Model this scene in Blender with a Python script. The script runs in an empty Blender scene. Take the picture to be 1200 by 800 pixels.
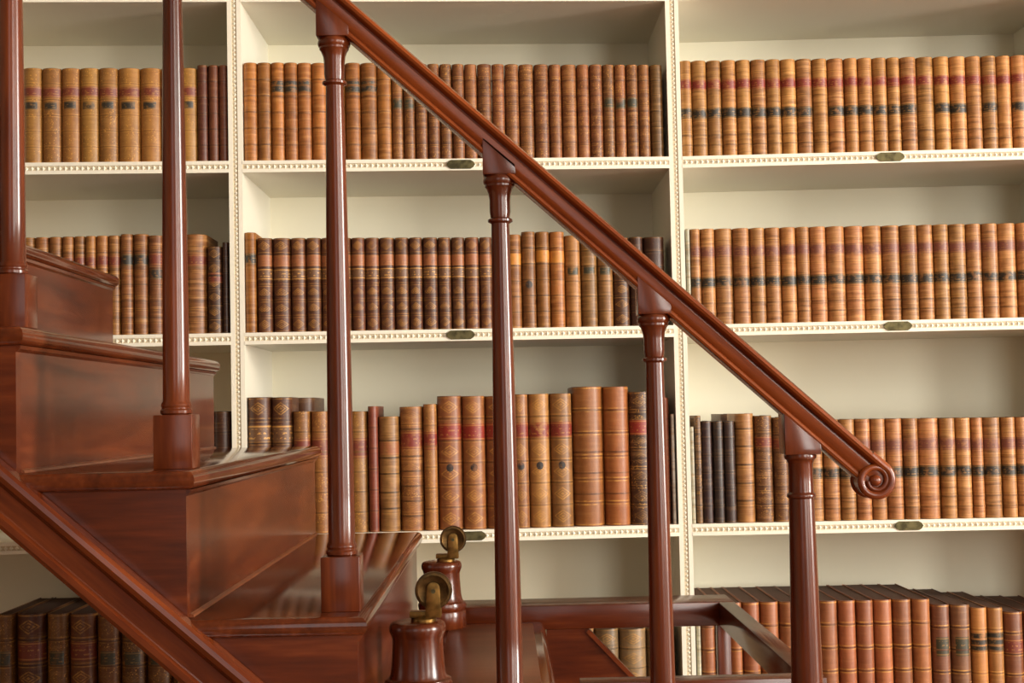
import bpy, bmesh, math, random
from mathutils import Vector, Matrix
random.seed(7)
scene = bpy.context.scene
COL = scene.collection
V = Vector

# ------------------------------------------------------------------ camera
F = 1700.0                                     # focal length in pixels of a 1200x800 frame
VX, VY, ROLL = 588.0, 482.0, 0.021             # where the depth axis vanishes, slight roll
Yc = V(((VX-600)/F, -(VY-400)/F, -1)).normalized()
Zc = V((-math.sin(ROLL), math.cos(ROLL), 0)); Zc = (Zc - Zc.dot(Yc)*Yc).normalized()
Xc = Yc.cross(Zc)
RM = Matrix((Xc, Yc, Zc))
cam_d = bpy.data.cameras.new('camera'); cam = bpy.data.objects.new('camera', cam_d); COL.objects.link(cam)
cam.matrix_world = RM.to_4x4()
cam_d.sensor_width = 36.0; cam_d.lens = 36.0*F/1200.0; cam_d.clip_start = 0.05
scene.camera = cam

def ray(px, py): return RM @ V(((px-600)/F, -(py-400)/F, -1))
def at_y(px, py, Y): r = ray(px, py); return r*(Y/r.y)

# ------------------------------------------------------------------ light and exposure
scene.view_settings.view_transform = 'Standard'
scene.view_settings.look = 'None'
scene.view_settings.gamma = 1.0
scene.view_settings.exposure = 0.0
scene.view_settings.use_curve_mapping = False
world = bpy.data.worlds.new('world'); scene.world = world; world.use_nodes = True
world.node_tree.nodes['Background'].inputs[0].default_value = (0.75, 0.87, 1.0, 1)
world.node_tree.nodes['Background'].inputs[1].default_value = 0.5
FLOOR_Z, CEIL_Z = -1.09, 2.9
ROOM_X0, ROOM_X1, ROOM_Y0, ROOM_Y1 = -3.2, 6.7, -2.3, 4.32
WIN_X = (-0.5, 2.6, 5.4)                       # tall windows in the wall behind the camera
WIN_W, WIN_Z0, WIN_Z1 = 1.35, -0.55, 2.45
SIDE_Y = 0.5                                    # one more window in the right-hand wall
WIN_POWER = (18, 165, 290, 880)
WINDOWS = [(wx, ROOM_Y0-0.16, 0.0) for wx in WIN_X]+[(ROOM_X1+0.16, SIDE_Y, 90.0)]
for (wx, wy, wr), wp in zip(WINDOWS, WIN_POWER):
    ld = bpy.data.lights.new('window_daylight', 'AREA'); ld.shape = 'RECTANGLE'
    ld.size = WIN_W; ld.size_y = WIN_Z1-WIN_Z0; ld.energy = wp; ld.color = (1.0, 0.965, 0.885)
    lo = bpy.data.objects.new('window_daylight', ld); COL.objects.link(lo)
    lo.location = (wx, wy, (WIN_Z0+WIN_Z1)/2); lo.rotation_euler = (math.radians(90), 0, math.radians(wr))

# ------------------------------------------------------------------ helpers
def lin(c):
    def f(u):
        u /= 255.0
        return u/12.92 if u <= 0.04045 else ((u+0.055)/1.055)**2.4
    return (f(c[0]), f(c[1]), f(c[2]), 1.0)

def tag(o, label=None, cat=None, group=None, kind=None):
    if label: o['label'] = label
    if cat: o['category'] = cat
    if group: o['group'] = group
    if kind: o['kind'] = kind
    return o

def empty(name, loc=(0, 0, 0), rz=0.0):
    o = bpy.data.objects.new(name, None); COL.objects.link(o)
    o.location = loc; o.rotation_euler = (0, 0, rz); o.empty_display_size = 0.05
    return o

class MB:
    """Collects shapes into one mesh; build() links it as one object."""
    shear = None
    def __init__(self): self.v = []; self.f = []
    def add(self, vs, fs):
        n = len(self.v); self.v += [tuple(p) for p in vs]; self.f += [tuple(i+n for i in f) for f in fs]
        return self
    def box(self, x0, x1, y0, y1, z0, z1):
        vs = [(x, y, z) for z in (z0, z1) for y in (y0, y1) for x in (x0, x1)]
        return self.add(vs, [(0, 2, 3, 1), (4, 5, 7, 6), (0, 1, 5, 4), (2, 6, 7, 3), (0, 4, 6, 2), (1, 3, 7, 5)])
    def prism_y(self, poly, y0, y1):              # polygon in XZ, extruded along Y
        n = len(poly)
        vs = [(x, y0, z) for x, z in poly]+[(x, y1, z) for x, z in poly]
        fs = [tuple(range(n)), tuple(reversed(range(n, 2*n)))]
        fs += [(i, i+n, (i+1) % n+n, (i+1) % n) for i in range(n)]
        return self.add(vs, fs)
    def prism_z(self, poly, z0, z1):              # polygon in XY, extruded along Z
        n = len(poly)
        vs = [(x, y, z0) for x, y in poly]+[(x, y, z1) for x, y in poly]
        fs = [tuple(reversed(range(n))), tuple(range(n, 2*n))]
        fs += [(i, (i+1) % n, (i+1) % n+n, i+n) for i in range(n)]
        return self.add(vs, fs)
    def prism_x(self, poly, x0, x1):              # polygon in YZ, extruded along X
        n = len(poly)
        vs = [(x0, y, z) for y, z in poly]+[(x1, y, z) for y, z in poly]
        fs = [tuple(reversed(range(n))), tuple(range(n, 2*n))]
        fs += [(i, (i+1) % n, (i+1) % n+n, i+n) for i in range(n)]
        return self.add(vs, fs)
    def lathe(self, prof, c=(0, 0, 0), seg=32):   # prof: (r, z) from bottom to top
        vs = []; fs = []
        for r, z in prof:
            for k in range(seg):
                a = 2*math.pi*k/seg
                vs.append((c[0]+r*math.cos(a), c[1]+r*math.sin(a), c[2]+z))
        m = len(prof)
        for j in range(m-1):
            for k in range(seg):
                a, b = j*seg+k, j*seg+(k+1) % seg
                fs.append((a, b, b+seg, a+seg))
        fs.append(tuple(reversed(range(seg)))); fs.append(tuple(range((m-1)*seg, m*seg)))
        return self.add(vs, fs)
    def tube(self, pts, rad, seg=8):
        pts = [V(p) for p in pts]; vs = []; fs = []; n = len(pts)
        for i, p in enumerate(pts):
            t = (pts[min(i+1, n-1)]-pts[max(i-1, 0)]).normalized()
            a = V((0, 1, 0)); a = (a-a.dot(t)*t).normalized(); b = t.cross(a)
            r = rad[i] if isinstance(rad, (list, tuple)) else rad
            for k in range(seg):
                q = 2*math.pi*k/seg; vs.append(p+a*(r*math.cos(q))+b*(r*math.sin(q)))
        for i in range(n-1):
            for k in range(seg):
                x, y = i*seg+k, i*seg+(k+1) % seg
                fs.append((x, y, y+seg, x+seg))
        fs.append(tuple(reversed(range(seg)))); fs.append(tuple(range((n-1)*seg, n*seg)))
        return self.add(vs, fs)
    def build(self, name, mat, parent=None, bevel=0.0, smooth=False, segs=2, world=False):
        if MB.shear: self.v = [(x*MB.shear[0], y+x*MB.shear[1], z) for x, y, z in self.v]
        me = bpy.data.meshes.new(name); me.from_pydata(self.v, [], self.f)
        bm = bmesh.new(); bm.from_mesh(me)
        bmesh.ops.recalc_face_normals(bm, faces=bm.faces)
        if bevel:
            ed = [e for e in bm.edges if len(e.link_faces) == 2 and e.calc_face_angle(0) > 0.5]
            bmesh.ops.bevel(bm, geom=ed, offset=bevel, segments=segs, profile=0.5, affect='EDGES', clamp_overlap=True)
        bm.to_mesh(me); bm.free()
        if smooth or bevel:
            for p in me.polygons: p.use_smooth = True
            me.set_sharp_from_angle(angle=math.radians(38))
        me.materials.append(mat)
        o = bpy.data.objects.new(name, me); COL.objects.link(o)
        if parent is not None:
            o.parent = parent
            if world:                              # vertices were given in world space, parents are unrotated
                off = V((0, 0, 0)); q = parent
                while q is not None: off += q.location; q = q.parent
                o.location = -off
        return o

# ------------------------------------------------------------------ materials
def new_mat(name):
    m = bpy.data.materials.new(name); m.use_nodes = True
    nt = m.node_tree; return m, nt, nt.nodes['Principled BSDF']
def N(nt, t, **kw):
    n = nt.nodes.new(t)
    for k, v in kw.items(): setattr(n, k, v)
    return n
def math_n(nt, op, a, b=None, c=None):
    n = nt.nodes.new('ShaderNodeMath'); n.operation = op
    for i, x in enumerate((a, b, c)):
        if x is None: continue
        if isinstance(x, (int, float)): n.inputs[i].default_value = x
        else: nt.links.new(x, n.inputs[i])
    return n.outputs[0]
def mix_c(nt, fac, a, b, mode='MIX'):
    n = nt.nodes.new('ShaderNodeMix'); n.data_type = 'RGBA'; n.blend_type = mode
    for i, x in ((0, fac), (6, a), (7, b)):
        if isinstance(x, (int, float)): n.inputs[i].default_value = x
        elif isinstance(x, tuple): n.inputs[i].default_value = x
        else: nt.links.new(x, n.inputs[i])
    return n.outputs[2]
def ramp(nt, fac, stops):
    n = nt.nodes.new('ShaderNodeValToRGB'); e = n.color_ramp.elements
    while len(e) < len(stops): e.new(0.5)
    for k, (p, c) in enumerate(stops): e[k].position = p; e[k].color = c
    nt.links.new(fac, n.inputs[0]); return n.outputs[0]

def wood(name, axis, c0, c1, c2, rough=0.24, scale=9.0):
    m, nt, b = new_mat(name)
    tc = N(nt, 'ShaderNodeTexCoord'); mp = N(nt, 'ShaderNodeMapping')
    s = [scale]*3; s[axis] = scale*0.10; mp.inputs['Scale'].default_value = s
    nt.links.new(tc.outputs['Object'], mp.inputs['Vector'])
    n1 = N(nt, 'ShaderNodeTexNoise'); n1.inputs['Scale'].default_value = 1.6; n1.inputs['Detail'].default_value = 5; n1.inputs['Distortion'].default_value = 1.2
    n2 = N(nt, 'ShaderNodeTexNoise'); n2.inputs['Scale'].default_value = 14; n2.inputs['Detail'].default_value = 3
    nt.links.new(mp.outputs[0], n1.inputs['Vector']); nt.links.new(mp.outputs[0], n2.inputs['Vector'])
    f = math_n(nt, 'ADD', math_n(nt, 'MULTIPLY', n1.outputs[0], 0.72), math_n(nt, 'MULTIPLY', n2.outputs[0], 0.28))
    col = ramp(nt, f, [(0.32, lin(c0)), (0.5, lin(c1)), (0.68, lin(c2))])
    nt.links.new(col, b.inputs['Base Color'])
    b.inputs['Roughness'].default_value = rough
    b.inputs['Specular IOR Level'].default_value = 0.5
    return m
MAH = ((58, 21, 8), (82, 32, 12), (110, 50, 20))
WOOD_X = wood('mahogany_along', 0, *MAH, rough=0.23)
WOOD_Z = wood('mahogany_upright', 2, *MAH, rough=0.23)
WOOD_Y = wood('mahogany_deep', 1, *MAH, rough=0.2)
WOOD_TREAD = wood('mahogany_tread', 1, (62, 25, 11), (84, 36, 16), (108, 52, 24), rough=0.11)
WOOD_RAIL = wood('mahogany_rail', 0, (78, 30, 10), (104, 43, 14), (132, 62, 22), rough=0.24)
WOOD_INSET = wood('mahogany_inset', 0, (84, 42, 22), (104, 54, 28), (122, 68, 36), rough=0.3)

def paint(name, c, rough=0.45, var=0.05):
    m, nt, b = new_mat(name)
    tc = N(nt, 'ShaderNodeTexCoord'); n1 = N(nt, 'ShaderNodeTexNoise'); n1.inputs['Scale'].default_value = 3.0; n1.inputs['Detail'].default_value = 4
    nt.links.new(tc.outputs['Object'], n1.inputs['Vector'])
    d = tuple(max(0, u*(1-var)) for u in lin(c)[:3])+(1,)
    nt.links.new(mix_c(nt, n1.outputs[0], lin(c), d), b.inputs['Base Color'])
    b.inputs['Roughness'].default_value = rough
    return m
CREAM = paint('cream_paint', (236, 230, 212))
CREAM_BACK = paint('cream_paint_back', (241, 234, 209), 0.6)
CREAM_CHANNEL = paint('tan_channel_paint', (204, 188, 158), 0.7)  # darker tan tone for the sunk channels behind the carved beads
PLASTER = paint('plaster', (150, 132, 108), 0.8)

def metal(name, c, rough):
    m, nt, b = new_mat(name)
    tc = N(nt, 'ShaderNodeTexCoord'); n1 = N(nt, 'ShaderNodeTexNoise'); n1.inputs['Scale'].default_value = 60; n1.inputs['Detail'].default_value = 4
    nt.links.new(tc.outputs['Object'], n1.inputs['Vector'])
    d = tuple(u*0.4 for u in lin(c)[:3])+(1,)
    nt.links.new(ramp(nt, n1.outputs[0], [(0.35, d), (0.62, lin(c))]), b.inputs['Base Color'])
    b.inputs['Metallic'].default_value = 0.9; b.inputs['Roughness'].default_value = rough
    return m
BRASS = metal('aged_brass', (150, 112, 58), 0.4)
BRASS_WHEEL = metal('brown_brass', (112, 84, 48), 0.42)
BRASS_DARK = metal('tarnished_brass', (96, 88, 60), 0.5)

m, nt, b = new_mat('oak_floor')
tc = N(nt, 'ShaderNodeTexCoord'); br = N(nt, 'ShaderNodeTexBrick')
br.inputs['Scale'].default_value = 1.0; br.inputs['Brick Width'].default_value = 1.4; br.inputs['Row Height'].default_value = 0.14; br.inputs['Mortar Size'].default_value = 0.003
br.inputs['Color1'].default_value = lin((172, 122, 80)); br.inputs['Color2'].default_value = lin((152, 104, 66)); br.inputs['Mortar'].default_value = lin((60, 36, 20))
nt.links.new(tc.outputs['Object'], br.inputs['Vector']); nt.links.new(br.outputs[0], b.inputs['Base Color']); b.inputs['Roughness'].default_value = 0.4
FLOOR_M = m

GOLD = lin((206, 150, 70))
def leather(name, ncomp=6, lines=0.5, orn=0.0, fleck=0.0, mottle=0.4, streak=0.35, rough=0.42):
    """Book leather: colour from the object, wear and gilt tooling from the spine's UV."""
    m, nt, b = new_mat(name)
    oi = N(nt, 'ShaderNodeObjectInfo'); uvn = N(nt, 'ShaderNodeUVMap'); uvn.uv_map = 'UVMap'
    tc = N(nt, 'ShaderNodeTexCoord')
    sx = N(nt, 'ShaderNodeSeparateXYZ'); nt.links.new(uvn.outputs[0], sx.inputs[0])
    u, v = sx.outputs[0], sx.outputs[1]            # u -0.5..0.5 across the spine, v 0..1 up
    rnd = math_n(nt, 'MULTIPLY', oi.outputs['Random'], 50.0)
    def noise(scale, sc=(1, 1, 1), detail=4):
        mp = N(nt, 'ShaderNodeMapping'); mp.inputs['Scale'].default_value = sc
        nt.links.new(tc.outputs['Object'], mp.inputs['Vector'])
        n = N(nt, 'ShaderNodeTexNoise', noise_dimensions='4D'); n.inputs['Scale'].default_value = scale; n.inputs['Detail'].default_value = detail
        nt.links.new(mp.outputs[0], n.inputs['Vector']); nt.links.new(rnd, n.inputs['W'])
        return n.outputs[0]
    base = oi.outputs['Color']
    dark = mix_c(nt, 1.0, base, (0.36, 0.27, 0.20, 1), 'MULTIPLY')
    lite = mix_c(nt, 0.42, base, lin((224, 172, 108)))
    big = noise(34, (1, 1, 0.7), 6)
    c = mix_c(nt, math_n(nt, 'MULTIPLY', ramp(nt, big, [(0.42, (0, 0, 0, 1)), (0.66, (1, 1, 1, 1))]), mottle), base, dark)
    st = noise(60, (0.25, 0.25, 2.2), 3)
    c = mix_c(nt, math_n(nt, 'MULTIPLY', ramp(nt, st, [(0.5, (0, 0, 0, 1)), (0.66, (1, 1, 1, 1))]), streak), c, dark)
    st2 = noise(48, (0.25, 0.25, 2.6), 3)
    c = mix_c(nt, math_n(nt, 'MULTIPLY', ramp(nt, st2, [(0.52, (0, 0, 0, 1)), (0.68, (1, 1, 1, 1))]), streak), c, lite)
    # gilt rules at each compartment edge
    vf = math_n(nt, 'FRACT', math_n(nt, 'MULTIPLY', v, float(ncomp)))
    near = math_n(nt, 'MINIMUM', vf, math_n(nt, 'SUBTRACT', 1.0, vf))
    onsp = math_n(nt, 'LESS_THAN', math_n(nt, 'ABSOLUTE', u), 0.52)
    if lines > 0:
        ln = math_n(nt, 'LESS_THAN', math_n(nt, 'ABSOLUTE', math_n(nt, 'SUBTRACT', near, 0.07)), 0.028)
        dk = math_n(nt, 'LESS_THAN', near, 0.035)
        wear = ramp(nt, noise(55), [(0.38, (0.1, 0.1, 0.1, 1)), (0.6, (1, 1, 1, 1))])
        c = mix_c(nt, math_n(nt, 'MULTIPLY', math_n(nt, 'MULTIPLY', dk, onsp), 0.45*min(1, lines*2)), c, dark)
        c = mix_c(nt, math_n(nt, 'MULTIPLY', math_n(nt, 'MULTIPLY', math_n(nt, 'MULTIPLY', ln, onsp), wear), lines), c, GOLD)
    if orn > 0:
        du = math_n(nt, 'MULTIPLY', math_n(nt, 'ABSOLUTE', u), 1.9)
        dv = math_n(nt, 'MULTIPLY', math_n(nt, 'ABSOLUTE', math_n(nt, 'SUBTRACT', vf, 0.5)), 2.0)
        d = math_n(nt, 'ADD', du, dv)
        w = math_n(nt, 'ADD', 0.5, math_n(nt, 'MULTIPLY', math_n(nt, 'SINE', math_n(nt, 'MULTIPLY', d, 27.0)), 0.5))
        ins = math_n(nt, 'LESS_THAN', d, 0.66)
        wr = ramp(nt, noise(80), [(0.36, (0.15, 0.15, 0.15, 1)), (0.6, (1, 1, 1, 1))])
        o_ = math_n(nt, 'MULTIPLY', math_n(nt, 'MULTIPLY', math_n(nt, 'MULTIPLY', w, ins), onsp), wr)
        c = mix_c(nt, math_n(nt, 'MULTIPLY', o_, orn), c, GOLD)
    if fleck > 0:
        vo = N(nt, 'ShaderNodeTexVoronoi', voronoi_dimensions='4D'); vo.inputs['Scale'].default_value = 210
        nt.links.new(tc.outputs['Object'], vo.inputs['Vector']); nt.links.new(rnd, vo.inputs['W'])
        fl = math_n(nt, 'MULTIPLY', math_n(nt, 'LESS_THAN', vo.outputs['Distance'], 0.36), onsp)
        pt = ramp(nt, noise(38), [(0.42, (0, 0, 0, 1)), (0.58, (1, 1, 1, 1))])
        c = mix_c(nt, math_n(nt, 'MULTIPLY', math_n(nt, 'MULTIPLY', fl, pt), fleck), c, GOLD)
    nt.links.new(c, b.inputs['Base Color'])
    b.inputs['Roughness'].default_value = rough; b.inputs['Specular IOR Level'].default_value = 0.4
    bp = N(nt, 'ShaderNodeBump'); bp.inputs['Strength'].default_value = 0.25; bp.inputs['Distance'].default_value = 0.001
    nt.links.new(noise(220), bp.inputs['Height']); nt.links.new(bp.outputs[0], b.inputs['Normal'])
    return m
L_PLAIN = leather('calf_plain', 6, 0.3, 0, 0, 0.6, 0.5)
L_SET = leather('calf_set', 8, 0.45, 0, 0.12, 0.5, 0.72)
L_GILT = leather('calf_gilt', 6, 0.4, 0.15, 0.75, 0.35, 0.2)
L_FLECK = leather('calf_flecked', 7, 0.4, 0.25, 0.6, 0.6, 0.4)
L_ORN = leather('calf_ornament', 6, 0.4, 0.6, 0.1, 0.4, 0.2)
L_LINE = leather('calf_lines', 6, 0.65, 0, 0, 0.3, 0.15)
L_DARK = leather('calf_dark', 6, 0.15, 0, 0.08, 0.3, 0.2)

def label_mat(name, c, gold=0.5):
    m, nt, b = new_mat(name)
    tc = N(nt, 'ShaderNodeTexCoord'); oi = N(nt, 'ShaderNodeObjectInfo')
    uvn = N(nt, 'ShaderNodeUVMap'); uvn.uv_map = 'UVMap'
    sx = N(nt, 'ShaderNodeSeparateXYZ'); nt.links.new(uvn.outputs[0], sx.inputs[0])
    mp = N(nt, 'ShaderNodeMapping'); mp.inputs['Scale'].default_value = (1, 1, 1.0)
    nt.links.new(tc.outputs['Object'], mp.inputs['Vector'])
    n1 = N(nt, 'ShaderNodeTexNoise', noise_dimensions='4D'); n1.inputs['Scale'].default_value = 120; n1.inputs['Detail'].default_value = 2
    nt.links.new(mp.outputs[0], n1.inputs['Vector']); nt.links.new(math_n(nt, 'MULTIPLY', oi.outputs['Random'], 40.0), n1.inputs['W'])
    vv = sx.outputs[1]
    e = math_n(nt, 'MINIMUM', vv, math_n(nt, 'SUBTRACT', 1.0, vv))
    border = math_n(nt, 'LESS_THAN', math_n(nt, 'ABSOLUTE', math_n(nt, 'SUBTRACT', e, 0.08)), 0.04)
    row = math_n(nt, 'GREATER_THAN', math_n(nt, 'SINE', math_n(nt, 'MULTIPLY', vv, 25.0)), 0.35)
    txt = math_n(nt, 'MULTIPLY', math_n(nt, 'MULTIPLY', row, math_n(nt, 'GREATER_THAN', n1.outputs[0], 0.55)), math_n(nt, 'GREATER_THAN', e, 0.2))
    f = math_n(nt, 'MULTIPLY', math_n(nt, 'MAXIMUM', border, txt), gold)
    d = tuple(x*0.6 for x in lin(c)[:3])+(1,)
    base = mix_c(nt, n1.outputs[0], lin(c), d)
    n3 = N(nt, 'ShaderNodeTexNoise', noise_dimensions='4D'); n3.inputs['Scale'].default_value = 70; n3.inputs['Detail'].default_value = 3
    nt.links.new(tc.outputs['Object'], n3.inputs['Vector']); nt.links.new(math_n(nt, 'MULTIPLY', oi.outputs['Random'], 90.0), n3.inputs['W'])
    worn = ramp(nt, math_n(nt, 'ADD', n3.outputs[0], math_n(nt, 'MULTIPLY', oi.outputs['Random'], 0.12)), [(0.58, (0, 0, 0, 1)), (0.78, (0.65, 0.65, 0.65, 1))])
    base = mix_c(nt, worn, base, oi.outputs['Color'])
    nt.links.new(mix_c(nt, f, base, GOLD), b.inputs['Base Color']); b.inputs['Roughness'].default_value = 0.45
    return m
LAB = {'red': label_mat('label_red', (136, 48, 34), 0.35), 'maroon': label_mat('label_maroon', (126, 54, 36), 0.35),
       'purple': label_mat('label_faded_maroon', (132, 76, 58), 0.25), 'black': label_mat('label_black', (52, 44, 34), 0.3),
       'green': label_mat('label_dark_green', (66, 62, 44), 0.25), 'tan': label_mat('label_tan', (164, 98, 56), 0.2),
       'amber': label_mat('label_amber', (214, 140, 52), 0.15), 'gilt': label_mat('label_gilt', (120, 82, 52), 0.8),
       'scarlet': label_mat('label_scarlet', (148, 44, 30), 0.35), 'dot': label_mat('label_dark_roundel', (50, 40, 36), 0.1)}
def page_mat():
    m, nt, b = new_mat('dusty_page_edges')
    tc = N(nt, 'ShaderNodeTexCoord'); mp = N(nt, 'ShaderNodeMapping'); mp.inputs['Scale'].default_value = (400, 6, 6)
    nt.links.new(tc.outputs['Object'], mp.inputs['Vector'])
    n1 = N(nt, 'ShaderNodeTexNoise'); n1.inputs['Scale'].default_value = 1; nt.links.new(mp.outputs[0], n1.inputs['Vector'])
    nt.links.new(mix_c(nt, n1.outputs[0], lin((92, 60, 38)), lin((66, 42, 26))), b.inputs['Base Color']); b.inputs['Roughness'].default_value = 0.85
    return m
PAGES = page_mat()

# ------------------------------------------------------------------ room shell
def struct(name, mb, mat): return tag(mb.build(name, mat), kind='structure')
tag(struct('floor', MB().box(ROOM_X0, ROOM_X1, ROOM_Y0, ROOM_Y1, FLOOR_Z-0.1, FLOOR_Z), FLOOR_M), 'warm oak plank floor of the library', 'floor')
tag(struct('ceiling', MB().box(ROOM_X0, ROOM_X1, ROOM_Y0, ROOM_Y1, CEIL_Z, CEIL_Z+0.1), PLASTER), 'pale plaster ceiling of the library', 'ceiling')
tag(struct('wall_left', MB().box(ROOM_X0-0.15, ROOM_X0, ROOM_Y0, ROOM_Y1, FLOOR_Z, CEIL_Z), PLASTER), 'plain plaster wall on the left', 'wall')
mb = MB().box(ROOM_X1, ROOM_X1+0.15, ROOM_Y0, SIDE_Y-WIN_W/2, FLOOR_Z, CEIL_Z).box(ROOM_X1, ROOM_X1+0.15, SIDE_Y+WIN_W/2, ROOM_Y1, FLOOR_Z, CEIL_Z)
mb.box(ROOM_X1, ROOM_X1+0.15, SIDE_Y-WIN_W/2, SIDE_Y+WIN_W/2, FLOOR_Z, WIN_Z0).box(ROOM_X1, ROOM_X1+0.15, SIDE_Y-WIN_W/2, SIDE_Y+WIN_W/2, WIN_Z1, CEIL_Z)
tag(struct('wall_right', mb, PLASTER), 'plaster wall with one tall window on the right', 'wall')
tag(struct('wall_back', MB().box(ROOM_X0-0.15, ROOM_X1+0.15, ROOM_Y1, ROOM_Y1+0.15, FLOOR_Z, CEIL_Z), PLASTER), 'plaster wall behind the bookcases', 'wall')
mb = MB(); xs = [ROOM_X0-0.15]
for wx in WIN_X: xs += [wx-WIN_W/2, wx+WIN_W/2]
xs.append(ROOM_X1+0.15)
for i in range(0, len(xs), 2): mb.box(xs[i], xs[i+1], ROOM_Y0-0.15, ROOM_Y0, FLOOR_Z, CEIL_Z)
for wx in WIN_X:
    mb.box(wx-WIN_W/2, wx+WIN_W/2, ROOM_Y0-0.15, ROOM_Y0, FLOOR_Z, WIN_Z0)
    mb.box(wx-WIN_W/2, wx+WIN_W/2, ROOM_Y0-0.15, ROOM_Y0, WIN_Z1, CEIL_Z)
tag(struct('wall_front', mb, PLASTER), 'plaster wall with three tall windows behind the viewer', 'wall')
for i, (wx, wy, wr) in enumerate(WINDOWS):
    hw = WIN_W/2; y0, y1 = 0.05, 0.10                # built facing the room, then set into its wall
    mb = MB()
    for q in (-hw, hw-0.06): mb.box(q, q+0.06, y0, y1, WIN_Z0, WIN_Z1)
    for q in (WIN_Z0, WIN_Z1-0.06, (WIN_Z0+WIN_Z1)/2-0.03): mb.box(-hw+0.06, hw-0.06, y0, y1, q, q+0.06)
    o = struct('window_%d' % (i+1), mb, CREAM)
    tag(o, 'tall white sash window, %s' % ('first of three behind the viewer', 'second of three behind the viewer', 'third of three behind the viewer', 'in the wall on the right')[i], 'window')
    o.location = (wx, wy, 0); o.rotation_euler = (0, 0, math.radians(wr))
    for k in (1, 2): MB().box(-hw+WIN_W*k/3-0.015, -hw+WIN_W*k/3+0.015, y0, y1, WIN_Z0+0.06, WIN_Z1-0.06).build('glazing_bar', CREAM, o)

# ------------------------------------------------------------------ bookcases
# front line in plan (slightly faceted), one bay between each pair
UP = [(-1.86, 3.60), (-0.665, 3.675), (0.466, 3.742), (1.525, 3.712)]
UPW = 0.0345                                       # upright width
SHELF_TOP = {0: 1.092, 1: 0.652, 2: 0.213, 3: -0.299, 4: -0.86}
ST = 0.030
CASE_TOP, DEPTH = 1.56, 0.46
class Bay:
    def __init__(self, i):
        self.a = V(UP[i]); self.b = V(UP[i+1]); d = self.b-self.a
        self.L = d.length; self.t = d.normalized(); self.rz = math.atan2(self.t.y, self.t.x)
    def hit(self, px, py, inset=0.0):               # where the sight line meets the bay's front plane
        r = ray(px, py); n = V((-self.t.y, self.t.x))
        k = ((self.a+n*inset).dot(n))/(r.x*n.x+r.y*n.y)
        p = r*k
        return (V((p.x, p.y))-self.a).dot(self.t), p.z
BAYS = [Bay(i) for i in range(3)]
BAY_NAME = ('left', 'middle', 'right')
H = UPW/2

def bead_row(mb, x0, x1, y, z, pitch, ra, rb, h):   # carved lozenge beads along X
    n = int((x1-x0)/pitch)
    off = ((x1-x0)-n*pitch)/2
    for k in range(n):
        x = x0+off+(k+0.5)*pitch
        mb.add([(x-ra, y, z), (x, y, z-rb), (x+ra, y, z), (x, y, z+rb), (x, y-h, z)], [(0, 1, 4), (1, 2, 4), (2, 3, 4), (3, 0, 4)])
def bead_col(mb, x, y, z0, z1, pitch, ra, rb, h):
    n = int((z1-z0)/pitch)
    for k in range(n):
        z = z0+(k+0.5)*pitch
        mb.add([(x-ra, y, z), (x, y, z-rb), (x+ra, y, z), (x, y, z+rb), (x, y-h, z)], [(0, 1, 4), (1, 2, 4), (2, 3, 4), (3, 0, 4)])

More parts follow.
